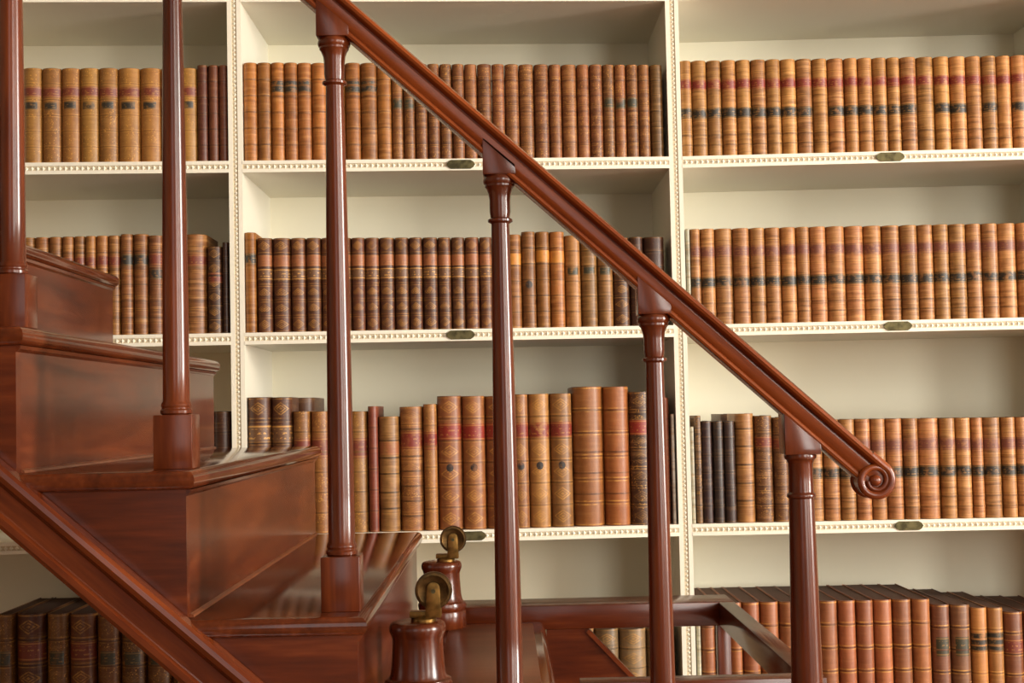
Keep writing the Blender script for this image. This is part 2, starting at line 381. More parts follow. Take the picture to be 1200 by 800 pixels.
PLATES = {(1, 1): 540, (2, 1): 1043, (1, 2): 540, (2, 2): 1052, (1, 3): 553, (2, 3): 1065}
PLATE_Y = {(1, 1): 192, (2, 1): 184, (1, 2): 394, (2, 2): 382, (1, 3): 629, (2, 3): 618}
for i, B in enumerate(BAYS):
    root = empty('bookcase', (B.a.x, B.a.y, FLOOR_Z)); MB.shear = (B.t.x, B.t.y)   # side walls run straight back, the front line is slightly skewed
    tag(root, ('cream painted bookcase bay at left, behind the upper stair treads', 'cream painted bookcase bay in the middle, behind the handrail', 'cream painted bookcase bay at right, beyond the handrail scroll')[i], 'bookcase', 'cream bookcase bays')
    z = lambda q: q-FLOOR_Z
    # uprights: the middle ones are shared, each bay carries its left-hand one
    for ux in ([0.0] if i < 2 else [0.0, B.L]):
        up = MB().box(ux-H, ux+H, 0.004, DEPTH, 0.0, z(CASE_TOP)).build('upright', CREAM, root)
        for q in (ux-H, ux+H-0.011): MB().box(q, q+0.011, 0.0, 0.004, 0, z(CASE_TOP)).build('edge_fillet', CREAM, up)
        MB().box(ux-H+0.011, ux+H-0.011, 0.003, 0.004, 0, z(CASE_TOP)).build('carved_channel', CREAM_CHANNEL, up)
        mb = MB(); bead_col(mb, ux, 0.003, z(-1.0), z(1.5), 0.0115, 0.0052, 0.005, 0.0042)
        tag(mb.build('carved_beading', CREAM, up), kind='stuff')
    MB().box(H, B.L-H, DEPTH-0.02, DEPTH, 0, z(CASE_TOP)).build('back_panel', CREAM_BACK, root)
    MB().box(-H, B.L+H if i == 2 else B.L-H, -0.03, DEPTH, z(CASE_TOP), z(CASE_TOP)+0.06).build('cornice', CREAM, root, bevel=0.01)
    MB().box(H, B.L-H, 0.0, 0.02, 0, z(SHELF_TOP[4])-ST-0.002).build('plinth', CREAM, root)
    for k, zt in SHELF_TOP.items():
        zt = z(zt)
        sh = MB().box(H, B.L-H, 0.004, DEPTH-0.02, zt-ST, zt).build('shelf', CREAM, root)
        for q in (zt-0.009, zt-ST): MB().box(H, B.L-H, -0.001, 0.004, q, q+0.009).build('edge_fillet', CREAM, sh)
        MB().box(H, B.L-H, 0.0025, 0.004, zt-ST+0.009, zt-0.009).build('carved_channel', CREAM_CHANNEL, sh)
        mb = MB(); bead_row(mb, H, B.L-H, 0.0025, zt-ST/2-0.0005, 0.0138, 0.0056, 0.006, 0.0045)
        tag(mb.build('carved_beading', CREAM, sh), kind='stuff')
        if (i, k) in PLATES:
            s, zz = B.hit(PLATES[(i, k)], PLATE_Y[(i, k)])
            w, h, c = 0.037, 0.0115, 0.012
            poly = [(-w, 0), (-w+0.4*c, h*0.62), (-w+c, h), (w-c, h), (w-0.4*c, h*0.62), (w, 0), (w-0.4*c, -h*0.62), (w-c, -h), (-w+c, -h), (-w+0.4*c, -h*0.62)]
            zc = zt-ST/2
            pl = MB().prism_y([(s+x, zc+q) for x, q in poly], -0.0042, -0.001).build('shelf_plate', BRASS_DARK, sh)
            pl['label'] = 'tarnished brass shelf plate'
MB.shear = None

# ------------------------------------------------------------------ books
def arc(w, bulge, n=8):
    """Spine cross-section from left board to right board; crest at y = 0."""
    R_ = (w*w/4+bulge*bulge)/(2*bulge); th = math.asin(min(1, (w/2)/R_))
    return [(R_*math.sin(-th+2*th*k/n), R_-R_*math.cos(-th+2*th*k/n)) for k in range(n+1)]

def spine_strip(mb, uvs, w, bulge, z0, z1, off, wf=1.0, n=8):
    pts = arc(w, bulge, n); a = []
    for k, (x, y) in enumerate(pts): a.append((x*wf, y*wf*wf if wf < 1 else y))
    # outward offset
    o = []
    for k in range(len(a)):
        p = V(a[max(k-1, 0)]); q = V(a[min(k+1, len(a)-1)]); t = (q-p).normalized(); nn = V((t.y, -t.x))
        o.append((a[k][0]+nn.x*off, a[k][1]+nn.y*off))
    base = len(mb.v); m_ = len(o)
    vs = [(x, y, z0) for x, y in o]+[(x, y, z1) for x, y in o]+[(x, y+off, z0) for x, y in a]+[(x, y+off, z1) for x, y in a]
    fs = []
    for k in range(m_-1):
        fs.append((k, k+1, m_+k+1, m_+k))
        fs.append((m_+k, m_+k+1, 3*m_+k+1, 3*m_+k))
        fs.append((k+1, k, 2*m_+k, 2*m_+k+1))
    fs.append((0, m_, 3*m_, 2*m_)); fs.append((m_-1, 3*m_-1, 4*m_-1, 2*m_-1)[::1])
    mb.add(vs, fs)
    for lay in range(4):
        for k in range(m_): uvs.append((k/(m_-1)-0.5, float(lay % 2)))

def finish(mb, uvs, name, mat, parent, color=None, smooth=True):
    me = bpy.data.meshes.new(name); me.from_pydata(mb.v, [], mb.f)
    uvl = me.uv_layers.new(name='UVMap')
    for l in me.loops: uvl.data[l.index].uv = uvs[l.vertex_index]
    if smooth:
        for p in me.polygons: p.use_smooth = True
        me.set_sharp_from_angle(angle=math.radians(45))
    me.materials.append(mat)
    o = bpy.data.objects.new(name, me); COL.objects.link(o); o.parent = parent
    if color: o.color = color
    return o

# kind: colour, material, labels (v0, v1, material, width), raised bands, look in words, bulge
def five(s=0.0): return [0.17+s, 0.335+s, 0.5+s, 0.665+s, 0.83+s]
KIND = {
 'giltcalf': ((196, 136, 66), L_GILT, [(.70, .80, 'maroon', 1), (.565, .645, 'black', .72)], [], 'honey calf book with black numeral label', .16),
 'darkred': ((126, 66, 42), L_DARK, [], five(), 'thin dark red-brown book', .3),
 'orange': ((204, 128, 56), L_PLAIN, [], five(), 'plain orange calf book without labels', .18),
 'orange_blk': ((206, 130, 58), L_PLAIN, [(.775, .83, 'black', 1), (.70, .765, 'black', 1)], five(-.01), 'orange calf book with black double label', .18),
 'brown': ((166, 102, 60), L_FLECK, [], five(), 'brown gilt-flecked calf book', .3),
 'brown_num': ((162, 100, 58), L_FLECK, [(.53, .64, 'green', .9)], five(), 'brown gilt-flecked book with dark numeral patch', .3),
 'olive': ((134, 94, 50), L_PLAIN, [], five(), 'olive-brown book beside the upright', .3),
 'tan_rb': ((214, 148, 82), L_SET, [(.70, .80, 'red', 1), (.395, .50, 'black', 1)], [.12, .22], 'tan calf book with red and black labels', .22),
 'tan_r': ((216, 152, 80), L_SET, [(.70, .80, 'red', 1)], [.12, .22], 'tan calf book with red label only', .22),
 'calf_red': ((186, 120, 60), L_SET, [(.69, .80, 'maroon', 1)], five(), 'speckled calf book with maroon label', .26),
 'calf_blk': ((176, 112, 56), L_SET, [(.68, .80, 'black', 1)], five(), 'speckled calf book with black label', .26),
 'calf_two': ((150, 92, 50), L_SET, [(.70, .82, 'maroon', 1), (.56, .67, 'black', 1)], five(), 'brown calf book with maroon and black labels', .26),
 'dark_gilt': ((92, 54, 36), L_ORN, [(.58, .70, 'maroon', 1)], five(), 'short dark book with gilt tooling', .28),
 'dark': ((74, 40, 26), L_DARK, [], five(), 'dark brown book', .26),
 'slim_amber': ((214, 136, 52), L_PLAIN, [(.68, .79, 'black', 1)], [], 'slim amber calf book with black label', .2),
 'ornate': ((122, 70, 44), L_ORN, [(.695, .815, 'tan', 1), (.56, .675, 'gilt', 1)], [.21, .38, .54, .685, .83], 'dark brown book with gilt flowers and tan label', .26),
 'amber': ((198, 124, 56), L_PLAIN, [(.68, .80, 'amber', 1)], five(), 'amber calf book with bright label panel', .22),
 'amber_dot': ((178, 116, 58), L_PLAIN, [(.40, .50, 'dot', .5)], five(), 'olive-amber calf book with black spot', .22),
 'calf_green': ((192, 134, 72), L_PLAIN, [(.57, .655, 'green', .75)], five(), 'light calf book with dark oval label', .24),
 'tan_pb': ((212, 146, 84), L_SET, [(.705, .815, 'purple', 1), (.39, .495, 'black', 1)], [.12, .22], 'tan calf book with faded maroon and black labels', .22),
 'pale': ((224, 214, 194), L_PLAIN, [], [], 'slim cream-bound book leaning by the upright', .3),
 'folio_dark': ((112, 66, 40), L_ORN, [(.66, .80, 'gilt', 1)], five(), 'tall dark folio with gilt top panel', .22),
 'folio_back': ((112, 66, 42), L_DARK, [], five(), 'tall brown folio set back behind others', .22),
 'calf_mar': ((188, 124, 62), L_GILT, [(.615, .78, 'maroon', 1)], five(), 'gilt calf book with large maroon label', .26),
 'red_slim': ((140, 66, 44), L_DARK, [], five(), 'slim red-brown ribbed book', .32),
 'vellum': ((200, 148, 78), L_PLAIN, [(.66, .78, 'tan', 1)], [.2, .34, .50, .64, .79], 'plain light calf book with dark ribs', .28),
 'ribbed': ((186, 124, 66), L_FLECK, [(.66, .80, 'red', 1)], [.12, .24, .36, .48, .60, .82], 'thick ribbed calf book with red title', .28),
 'slim_gilt': ((178, 118, 62), L_GILT, [(.64, .78, 'red', 1)], five(), 'slim gilt calf book with red label', .3),
 'redset': ((174, 106, 58), L_ORN, [(.67, .79, 'scarlet', 1), (.42, .505, 'dot', .45)], five(), 'tall tan book with scarlet label and dark roundel', .22),
 'redset2': ((192, 130, 74), L_ORN, [(.67, .79, 'red', 1), (.42, .505, 'dot', .45)], five(), 'tall light calf book with red label and roundel', .24),
 'folio': ((180, 108, 52), L_LINE, [], [.23, .38, .53, .67, .83], 'large tan folio with double gilt lines', .22),
 'mottled': ((104, 66, 42), L_FLECK, [(.68, .79, 'scarlet', 1)], five(), 'mottled dark folio with scarlet label', .25),
 'reddish': ((138, 70, 44), L_DARK, [], five(), 'red-brown book half hidden by baluster', .25),
 'mottled_slim': ((116, 88, 66), L_FLECK, [], five(), 'slim mottled grey-brown book', .3),
 'black': ((72, 52, 48), L_DARK, [], five(), 'black leather book with fine ribs', .28),
 'tan_band': ((204, 144, 78), L_PLAIN, [], [.2, .36, .53, .70, .86], 'plump light calf book with dark ribs', .3),
 'brown_orn': ((150, 98, 58), L_FLECK, [(.70, .80, 'maroon', 1)], five(), 'worn brown calf book with dark label', .26),
 'tan_fade': ((210, 142, 82), L_SET, [(.68, .80, 'purple', 1), (.415, .525, 'black', 1)], [.12, .22], 'tan calf book with black and brown labels', .24),
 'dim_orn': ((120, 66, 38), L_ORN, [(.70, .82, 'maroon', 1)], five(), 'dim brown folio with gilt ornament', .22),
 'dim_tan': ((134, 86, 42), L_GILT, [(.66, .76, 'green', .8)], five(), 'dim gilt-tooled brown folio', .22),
 'greygilt': ((168, 136, 98), L_ORN, [], five(), 'grey-tan folio with gilt scrollwork', .22),
 'gilt_line': ((190, 112, 66), L_LINE, [], [.665, .83, .5, .335], 'orange-brown book with gilt lines', .26),
 'brown_dk': ((158, 100, 66), L_LINE, [(.62, .76, 'green', .85)], five(), 'brown book with dark green label', .28),
 'tan_dbl': ((204, 138, 70), L_LINE, [(.765, .805, 'black', 1), (.715, .755, 'black', 1), (.67, .705, 'black', 1)], [], 'tan book with black striped label', .26),
 'brown_line': ((168, 94, 56), L_LINE, [(.66, .78, 'maroon', 1)], five(), 'red-brown book with gilt lines', .26),
}
ORD1 = ['', 'first', 'second', 'third', 'fourth', 'fifth', 'sixth', 'seventh', 'eighth', 'ninth', 'tenth', 'eleventh', 'twelfth', 'thirteenth', 'fourteenth', 'fifteenth', 'sixteenth', 'seventeenth', 'eighteenth', 'nineteenth', 'twentieth']
def ordinal(n):
    if n <= 20: return ORD1[n]
    t = {2: 'twenty', 3: 'thirty', 4: 'forty'}[n//10]
    return t[:-1]+'ieth' if n % 10 == 0 else t+'-'+ORD1[n % 10]
ROW_NAME = {1: 'top', 2: 'second', 3: 'third', 4: 'bottom'}

def make_book(bay, row, s0, s1, h, kind, label, group, inset=0.0, shallow=False):
    col, mat, labels, bands, look, bul = KIND[kind]
    B = BAYS[bay]; w = (s1-s0)*B.t.x-0.0012; zt = SHELF_TOP[row]
    bulge = max(0.002, w*min(0.48, bul*1.8))
    j = random.uniform(-1, 1)
    dep = min(0.40, h*0.66) if row < 4 else 0.34
    if shallow: dep = 0.14
    sc = (s0+s1)/2; yo = 0.006+inset+random.uniform(0, 0.003)
    n = V((-B.t.y, B.t.x)); p = B.a+B.t*sc+n*yo
    root = empty('book', (p.x, p.y, zt+0.0004))
    tag(root, label, 'book', group)
    k = 0.79*(1+0.12*j); r2 = 1+0.04*random.uniform(-1, 1)
    c = lin((min(255, col[0]*k), min(255, col[1]*k*r2), min(255, col[2]*k)))
    # cover: spine arc + two boards, C-shaped section
    pts = arc(w, bulge, 10); tb = min(0.0018, w*0.12)
    outer = [(-w/2, dep)]+pts+[(w/2, dep)]
    inner = [(w/2-tb, dep)]+[(x*(1-2*tb/w), y+tb) for x, y in reversed(pts)]+[(-w/2+tb, dep)]
    poly = outer+inner; m_ = len(poly); no = len(outer)
    rings = [(0.0, 0.997), (0.004, 1.0), (h-0.004, 1.0), (h, 0.985)]
    mb = MB(); uvs = []
    for z, q in rings:
        for k2, (x, y) in enumerate(poly):
            mb.v.append((x*q, y+(1-q)*0.05, z))
            u = (k2-1)/(no-3)-0.5 if 1 <= k2 <= no-2 else (0.9 if k2 < no else 0.8)
            uvs.append((u, z/h))
    for r in range(len(rings)-1):
        for k2 in range(m_):
            a, b_ = r*m_+k2, r*m_+(k2+1) % m_
            mb.f.append((a, b_, b_+m_, a+m_))
    for r, flip in ((0, True), (len(rings)-1, False)):
        for k2 in range(no-1):
            f = (r*m_+k2, r*m_+k2+1, r*m_+m_-2-k2, r*m_+m_-1-k2)
            mb.f.append(tuple(reversed(f)) if not flip else f)
    finish(mb, uvs, 'cover', mat, root, c)
    MB().box(-w/2+tb+0.0002, w/2-tb-0.0002, bulge+tb+0.001, dep-0.004, 0.003, h-0.0008-random.uniform(0, .0015)).build('page_block', PAGES, root)
    if bands:
        mb = MB(); uvs = []
        spine_strip(mb, uvs, w*0.96, bulge*0.92, -0.0022, 0.0022, 0.0013)
        first = finish(mb, [(a, 0.5) for a, _ in uvs], 'raised_band', L_PLAIN if mat in (L_PLAIN, L_SET, L_LINE) else L_DARK, root, c)
        dk = 0.45 if kind in ('vellum', 'tan_band', 'ribbed') else 0.75
        first.color = tuple(q*dk for q in c[:3])+(1,)
        first.location.z = bands[0]*h
        for v in bands[1:]:
            o = first.copy(); COL.objects.link(o); o.parent = root; o.location.z = v*h
    for v0, v1, lm, wf in labels:
        if lm == 'dot':                              # round gilt-edged roundel lying on the spine curve
            R_ = (w*w/4+bulge*bulge)/(2*bulge); rr = min(wf*w*0.5, 0.009); zc = (v0+v1)/2*h
            mb = MB(); uvs = []
            for q in (0.0, 0.55, 1.0):
                for k3 in range(16):
                    a = 2*math.pi*k3/16; x = rr*q*math.cos(a)
                    mb.v.append((x, R_-math.sqrt(R_*R_-x*x)-0.0007, zc+rr*1.15*q*math.sin(a))); uvs.append((0.5+0.5*q*math.cos(a), 0.5+0.5*q*math.sin(a)))
            for q in range(2):
                for k3 in range(16): mb.f.append((q*16+k3, (q+1)*16+k3, (q+1)*16+(k3+1) % 16, q*16+(k3+1) % 16))
            finish(mb, uvs, 'roundel', LAB[lm], root, c)
            continue
        mb = MB(); uvs = []; e = random.uniform(-.006, .006)
        spine_strip(mb, uvs, w*0.99, bulge, (v0+e)*h, (v1+e)*h, 0.0006, wf)
        finish(mb, uvs, {'red': 'title_label', 'maroon': 'title_label', 'purple': 'title_label', 'scarlet': 'title_label', 'tan': 'title_label', 'amber': 'title_label', 'gilt': 'tooled_panel'}.get(lm, 'volume_label'), LAB[lm], root, c)
    return root

def run(edges, kinds, top):
    """Books standing shoulder to shoulder between successive edges (pixels)."""
    if isinstance(kinds, str): kinds = [kinds]*(len(edges)-1)
    out = []
    for k in range(len(edges)-1):
        t = top[0]+(top[1]-top[0])*k/max(1, len(edges)-2) if isinstance(top, tuple) else top
        out.append((edges[k], edges[k+1], t, kinds[k]))
    return out
ROWS = {}
ROWS[(0, 1)] = run([25.5, 47.7, 70.5, 92.6, 114.7, 137, 163, 187.5, 209, 230.2], 'giltcalf', (80, 80)) + run([230.2, 243.2, 255.8, 267], 'darkred', 76.5)
ROWS[(1, 1)] = run([284.7, 301, 317.3, 333, 348.2, 364.8, 382, 404.5, 422.2, 441.8, 458.6],
                   ['orange', 'orange', 'orange_blk', 'orange_blk', 'orange_blk', 'orange', 'orange', 'orange_blk', 'orange_blk', 'orange'], (73.5, 74)) \
             + run([458.6, 472.5, 486, 500.9, 515.2, 529.7, 544.3, 559.5, 576.4, 591.8, 608.4, 626.2, 643.7, 658.3, 676.6, 691.3, 706.7, 720.7, 734.4, 748.4, 761.9],
                   ['brown_num', 'brown_num']+['brown']*5+['brown']*9+['brown_num', 'brown_num', 'brown_num', 'brown'], (75, 76)) + run([762.5, 777.5], 'olive', 76)
ROWS[(2, 1)] = run([797.5, 811.4, 829.6, 846.9, 864.2, 881.5, 899.4, 916.4, 934.9, 953.6, 971.7, 991.3, 1007, 1024.5, 1041.6, 1057, 1076.3, 1096.8, 1115, 1134.4, 1152.8, 1170.3, 1187.4, 1205, 1223, 1242, 1261],
                   ['tan_rb']*9+['tan_r']+['tan_rb']*6+['tan_r', 'tan_rb', 'tan_rb', 'tan_r', 'tan_rb', 'tan_r', 'tan_rb', 'tan_rb', 'tan_rb', 'tan_rb'], (71.5, 64))
ROWS[(0, 2)] = run([24, 40.2, 56.4, 72, 86, 99.5, 112, 126.2, 140.3], ['calf_blk', 'calf_blk', 'calf_red', 'calf_red', 'calf_red', 'calf_red', 'calf_red', 'calf_red'], (278.5, 276)) \
             + run([140.3, 155.4, 172.8], ['calf_blk', 'calf_blk'], 274.5) + run([172.8, 190.5], 'calf_two', 276) + run([190.5, 213, 241.5], ['calf_red', 'calf_red'], 274.5) + run([242, 260.5], 'dark_gilt', 289) + run([260.5, 268], 'dark', 284)
ROWS[(1, 2)] = run([286.6, 299.8], 'slim_amber', 272.6) + run([300.4, 318.8, 340.3, 358.2, 376.2, 393, 411.5, 427.8, 444.4, 462.4, 479.2, 495.1, 513.1, 528.7, 545, 561.9, 577, 593.4], 'ornate', (279, 278)) \
             + run([593.4, 611.4], 'amber', 275) + run([611.4, 628.2, 644.6, 662.3], ['amber_dot', 'amber', 'amber'], 271.5) + run([662.3, 681, 700.3, 718.6], 'calf_green', (276, 276)) + run([718.6, 738.4], 'dark_gilt', 278) + run([738.4, 754.5, 780], 'dark', 277.5)
ROWS[(2, 2)] = [(804.5, 809.5, 268.5, 'pale')] + run([810, 822, 839.3, 860.4, 880.5, 898.4, 916.6, 934.8, 950.6, 970.3, 992.5, 1014.3, 1035.9, 1057.4, 1077.9, 1096, 1114.6, 1134.7, 1153, 1172, 1193.9, 1212, 1230, 1248, 1266], 'tan_pb', (268.5, 260))
ROWS[(0, 3)] = run([245, 249.5, 271], ['pale', 'dark'], 482)
ROWS[(1, 3)] = [(289.2, 317.2, 465.5, 'folio_dark'), (317.2, 342.6, 465.5, 'folio_dark', 0.0, True)] + [(342.9, 369, 466, 'folio_back', 0.17)] + [(343, 364, 482, 'calf_mar', 0.0, True), (364, 386, 482, 'calf_mar', 0.0, True)] + run([386, 408, 431], ['calf_mar']*2, 482) + run([431.5, 443.3], 'red_slim', 476) + run([443.3, 468.2], 'vellum', 488) + run([468.2, 496.2], 'ribbed', 476.5) + run([496.4, 512.6], 'slim_gilt', 473.5) \
             + run([512.6, 541.8, 569.1, 601], 'redset', 464) + run([601, 619.8, 645.3, 671.5], 'redset2', (462, 461)) + run([671.5, 708.3, 738.6], 'folio', 453) + run([738.6, 764], 'mottled', 459) + run([764.5, 786], 'reddish', 466) + [(787, 791.5, 485, 'pale')]
ROWS[(2, 3)] = [(810, 814.5, 500, 'pale')] + run([815, 823], 'mottled_slim', 487) + run([823, 836.3], 'black', 493.5) + [(836.3, 849.3, 493.5, 'black', 0.0, True), (849.3, 862.8, 493.5, 'black', 0.0, True), (846, 862.5, 485, 'folio_back', 0.17)] + [(863, 886, 484.5, 'tan_band', 0.0, True)] + run([886.2, 907.5, 926], 'brown_orn', (487, 489)) \
             + run([926, 946, 966.4, 985.6, 1004.5, 1022.5, 1040.5, 1060.6, 1078.6, 1104, 1122.4, 1140.6, 1154.4, 1176, 1193, 1208, 1226, 1244, 1263], 'tan_fade', (492, 488))
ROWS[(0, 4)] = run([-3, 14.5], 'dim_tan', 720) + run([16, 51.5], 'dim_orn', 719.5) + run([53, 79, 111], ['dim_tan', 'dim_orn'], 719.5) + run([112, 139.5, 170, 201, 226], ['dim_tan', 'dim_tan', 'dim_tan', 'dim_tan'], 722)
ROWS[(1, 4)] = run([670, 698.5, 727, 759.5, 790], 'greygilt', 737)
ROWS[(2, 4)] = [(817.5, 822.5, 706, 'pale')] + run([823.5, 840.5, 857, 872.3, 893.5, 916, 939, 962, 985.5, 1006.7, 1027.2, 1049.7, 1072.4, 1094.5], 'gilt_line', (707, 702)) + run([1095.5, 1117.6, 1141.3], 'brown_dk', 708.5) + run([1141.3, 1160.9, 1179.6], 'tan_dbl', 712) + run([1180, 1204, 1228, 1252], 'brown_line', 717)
SHELF_Y = {(0, 1): 188, (1, 1): 186, (2, 1): 178, (0, 2): 389, (1, 2): 385, (2, 2): 375, (0, 3): 628, (1, 3): 619, (2, 3): 609, (0, 4): 880, (1, 4): 872, (2, 4): 860}
for (bay, row), lst in ROWS.items():
    B = BAYS[bay]; last = -9
    for n_, e in enumerate(lst):
        px0, px1, ty, kind = e[:4]; inset = e[4] if len(e) > 4 else 0.0
        cx = (px0+px1)/2
        # mid-height sight line: the shelf's own line under this book, leaning with the frame
        yb = SHELF_Y[(bay, row)]
        for _ in range(3):
            s_, zb = B.hit(cx, yb, 0.01+inset); yb += (zb-SHELF_TOP[row])*455
        ym = (ty+yb)/2
        s0 = B.hit(px0, ym, 0.01+inset)[0]; s1 = B.hit(px1, ym, 0.01+inset)[0]
        h = B.hit(cx, ty, 0.01+inset)[1]-SHELF_TOP[row]
        s0 = max(s0, H+0.001); s1 = min(s1, B.L-H-0.001)
        look = KIND[kind][4]
        lab = '%s, %s from left, %s %s shelf' % (look, ordinal(n_+1), ROW_NAME[row], BAY_NAME[bay])
        make_book(bay, row, s0, s1, h, kind, lab, 'leather books on the %s shelf of the %s bay' % (ROW_NAME[row], BAY_NAME[bay]), inset, len(e) > 5)

# ------------------------------------------------------------------ staircase
GO, RI = 0.2335, 0.2045
Y_NEAR, Y_FAR, Y_BAL = 2.0, 3.40, 2.078
NX = {1: -0.19, 2: -0.4235, 3: -0.657, 4: -0.8905, 5: -1.124, 0: 0.088, -1: 0.31, -2: 0.52}   # nosing line (right end) of each tread
TZ = {k: -0.276+(k-1)*RI for k in range(-2, 6)}
stair = empty('library_staircase', (-0.2, 2.7, FLOOR_Z))
tag(stair, 'polished mahogany library staircase rising to the left with turned balusters', 'staircase')
TH, NO = 0.027, 0.015
def nose_poly(a, b, z1, th):                          # half-round front, a = back coordinate, b = nosing tip
    r = th/2; return [(a, z1-th), (b-r, z1-th)]+[(b-r+r*math.cos(q), z1-r+r*math.sin(q)) for q in [(-0.5+k/6)*math.pi for k in range(1, 6)]]+[(b-r, z1), (a, z1)]
for k in range(-2, 6):
    xr = NX[k]; xl = NX[k+1] if k < 5 else xr-0.3
    yf = Y_FAR if k > 0 else (3.335 if k == 0 else 2.36)
    tr = MB()
    # board with a half-round nosing on the open end and along the near side
    z1 = TZ[k]; r = TH/2
    prof = [(0.0, -TH)]+[(-r+r*math.cos(q)+r, -r+r*math.sin(q)) for q in []]
    rows = []
    for q in [(-0.5+j/6)*math.pi for j in range(0, 7)]:
        e = -r+r*math.cos(q); rows.append((e, z1-r+r*math.sin(q)))
    vs = []; fs = []
    for e, z in rows:
        vs += [(xl-NO-0.004, Y_NEAR-e, z), (xr+e, Y_NEAR-e, z), (xr+e, yf, z), (xl-NO-0.004, yf, z)]
    for j in range(len(rows)-1):
        for q in range(4):
            a_, b_ = j*4+q, j*4+(q+1) % 4; fs.append((a_, b_, b_+4, a_+4))
    fs.append((3, 2, 1, 0)); t_ = (len(rows)-1)*4; fs.append((t_, t_+1, t_+2, t_+3))
    tr.add(vs, fs).build('tread', WOOD_TREAD, stair, smooth=True, world=True)
    # riser under the nosing (faces right) and the panel that closes the near side
    zb = TZ[k-1] if k > -2 else FLOOR_Z
    MB().box(xr-NO-0.018, xr-NO, Y_NEAR+NO+0.0202, yf-0.004, zb, z1-TH).build('riser', WOOD_Y, stair, world=True)
    # small cove under the nosing
    MB().prism_y([(xr-NO, z1-TH), (xr-NO+0.007, z1-TH), (xr-NO+0.005, z1-TH-0.005), (xr-NO, z1-TH-0.009)], Y_NEAR+NO, yf-0.004).build('cove_moulding', WOOD_Y, stair, world=True)
    if k < 5:                                        # worn bead where this tread meets the next riser
        xq = NX[k+1]-NO
        MB().prism_y([(xq, z1), (xq+0.005, z1), (xq+0.004, z1+0.003), (xq, z1+0.005)], Y_NEAR+NO+0.0202, yf-0.004).build('riser_bead', WOOD_INSET, stair, world=True)
    def sz(x): return -0.053-0.875*(x+0.689)         # top line of the near string
    xa = xl-NO-0.018 if k < 5 else xl; xb = xr-NO
    if k >= 1:
        poly = [(xa, z1-TH), (xa, min(z1-TH-0.01, sz(xa)-0.03)), (xb, min(z1-TH-0.01, sz(xb)-0.03)), (xb, z1-TH)]
        MB().prism_y(poly, Y_NEAR+NO, Y_NEAR+NO+0.02).build('side_panel', WOOD_X, stair, world=True)
    else:
        MB().box(xa, xb-0.02, Y_NEAR+NO, Y_NEAR+NO+0.02, zb if k > -2 else FLOOR_Z, z1-TH).build('side_panel', WOOD_X, stair, world=True)
MB().box(-0.128, 0.06, 2.14, 3.30, TZ[0], TZ[0]+0.0025).build('tread_inset', WOOD_INSET, stair, bevel=0.001, world=True)

# near string: moulded diagonal board below the steps
ang = math.atan(0.875)
def sweep_profile(name, mat, prof, L, origin, parent, angle):
    """prof: closed (y, p) loop; swept along local x for L, then tilted down to the right by angle about Y."""
    mb = MB(); n = len(prof)
    vs = [(0, y, p) for y, p in prof]+[(L, y, p) for y, p in prof]
    fs = [tuple(reversed(range(n))), tuple(range(n, 2*n))]+[(i, (i+1) % n, (i+1) % n+n, i+n) for i in range(n)]
    o = mb.add(vs, fs).build(name, mat, parent, smooth=True)
    o.data.set_sharp_from_angle(angle=math.radians(24))
    o.rotation_euler = (0, angle, 0); o.location = V(origin)-parent.location
    return o
c_, s_ = math.cos(ang), math.sin(ang)
pw = 0.090*c_
sp = [(0.06, -pw), (-0.002, -pw), (-0.006, -pw+0.006), (-0.006, -pw+0.014), (-0.001, -pw+0.017), (0.0, -pw+0.019), (0.0, -0.024), (-0.004, -0.021), (-0.010, -0.017), (-0.013, -0.010), (-0.012, -0.004), (-0.006, 0.0), (0.02, 0.0), (0.02, -0.03), (0.06, -0.03)]
ox, oz = -1.25, -0.053-0.875*(-1.25+0.689)
sweep_profile('string_board', WOOD_X, sp, 1.62/c_, (ox, Y_NEAR-0.008, oz), stair, ang)

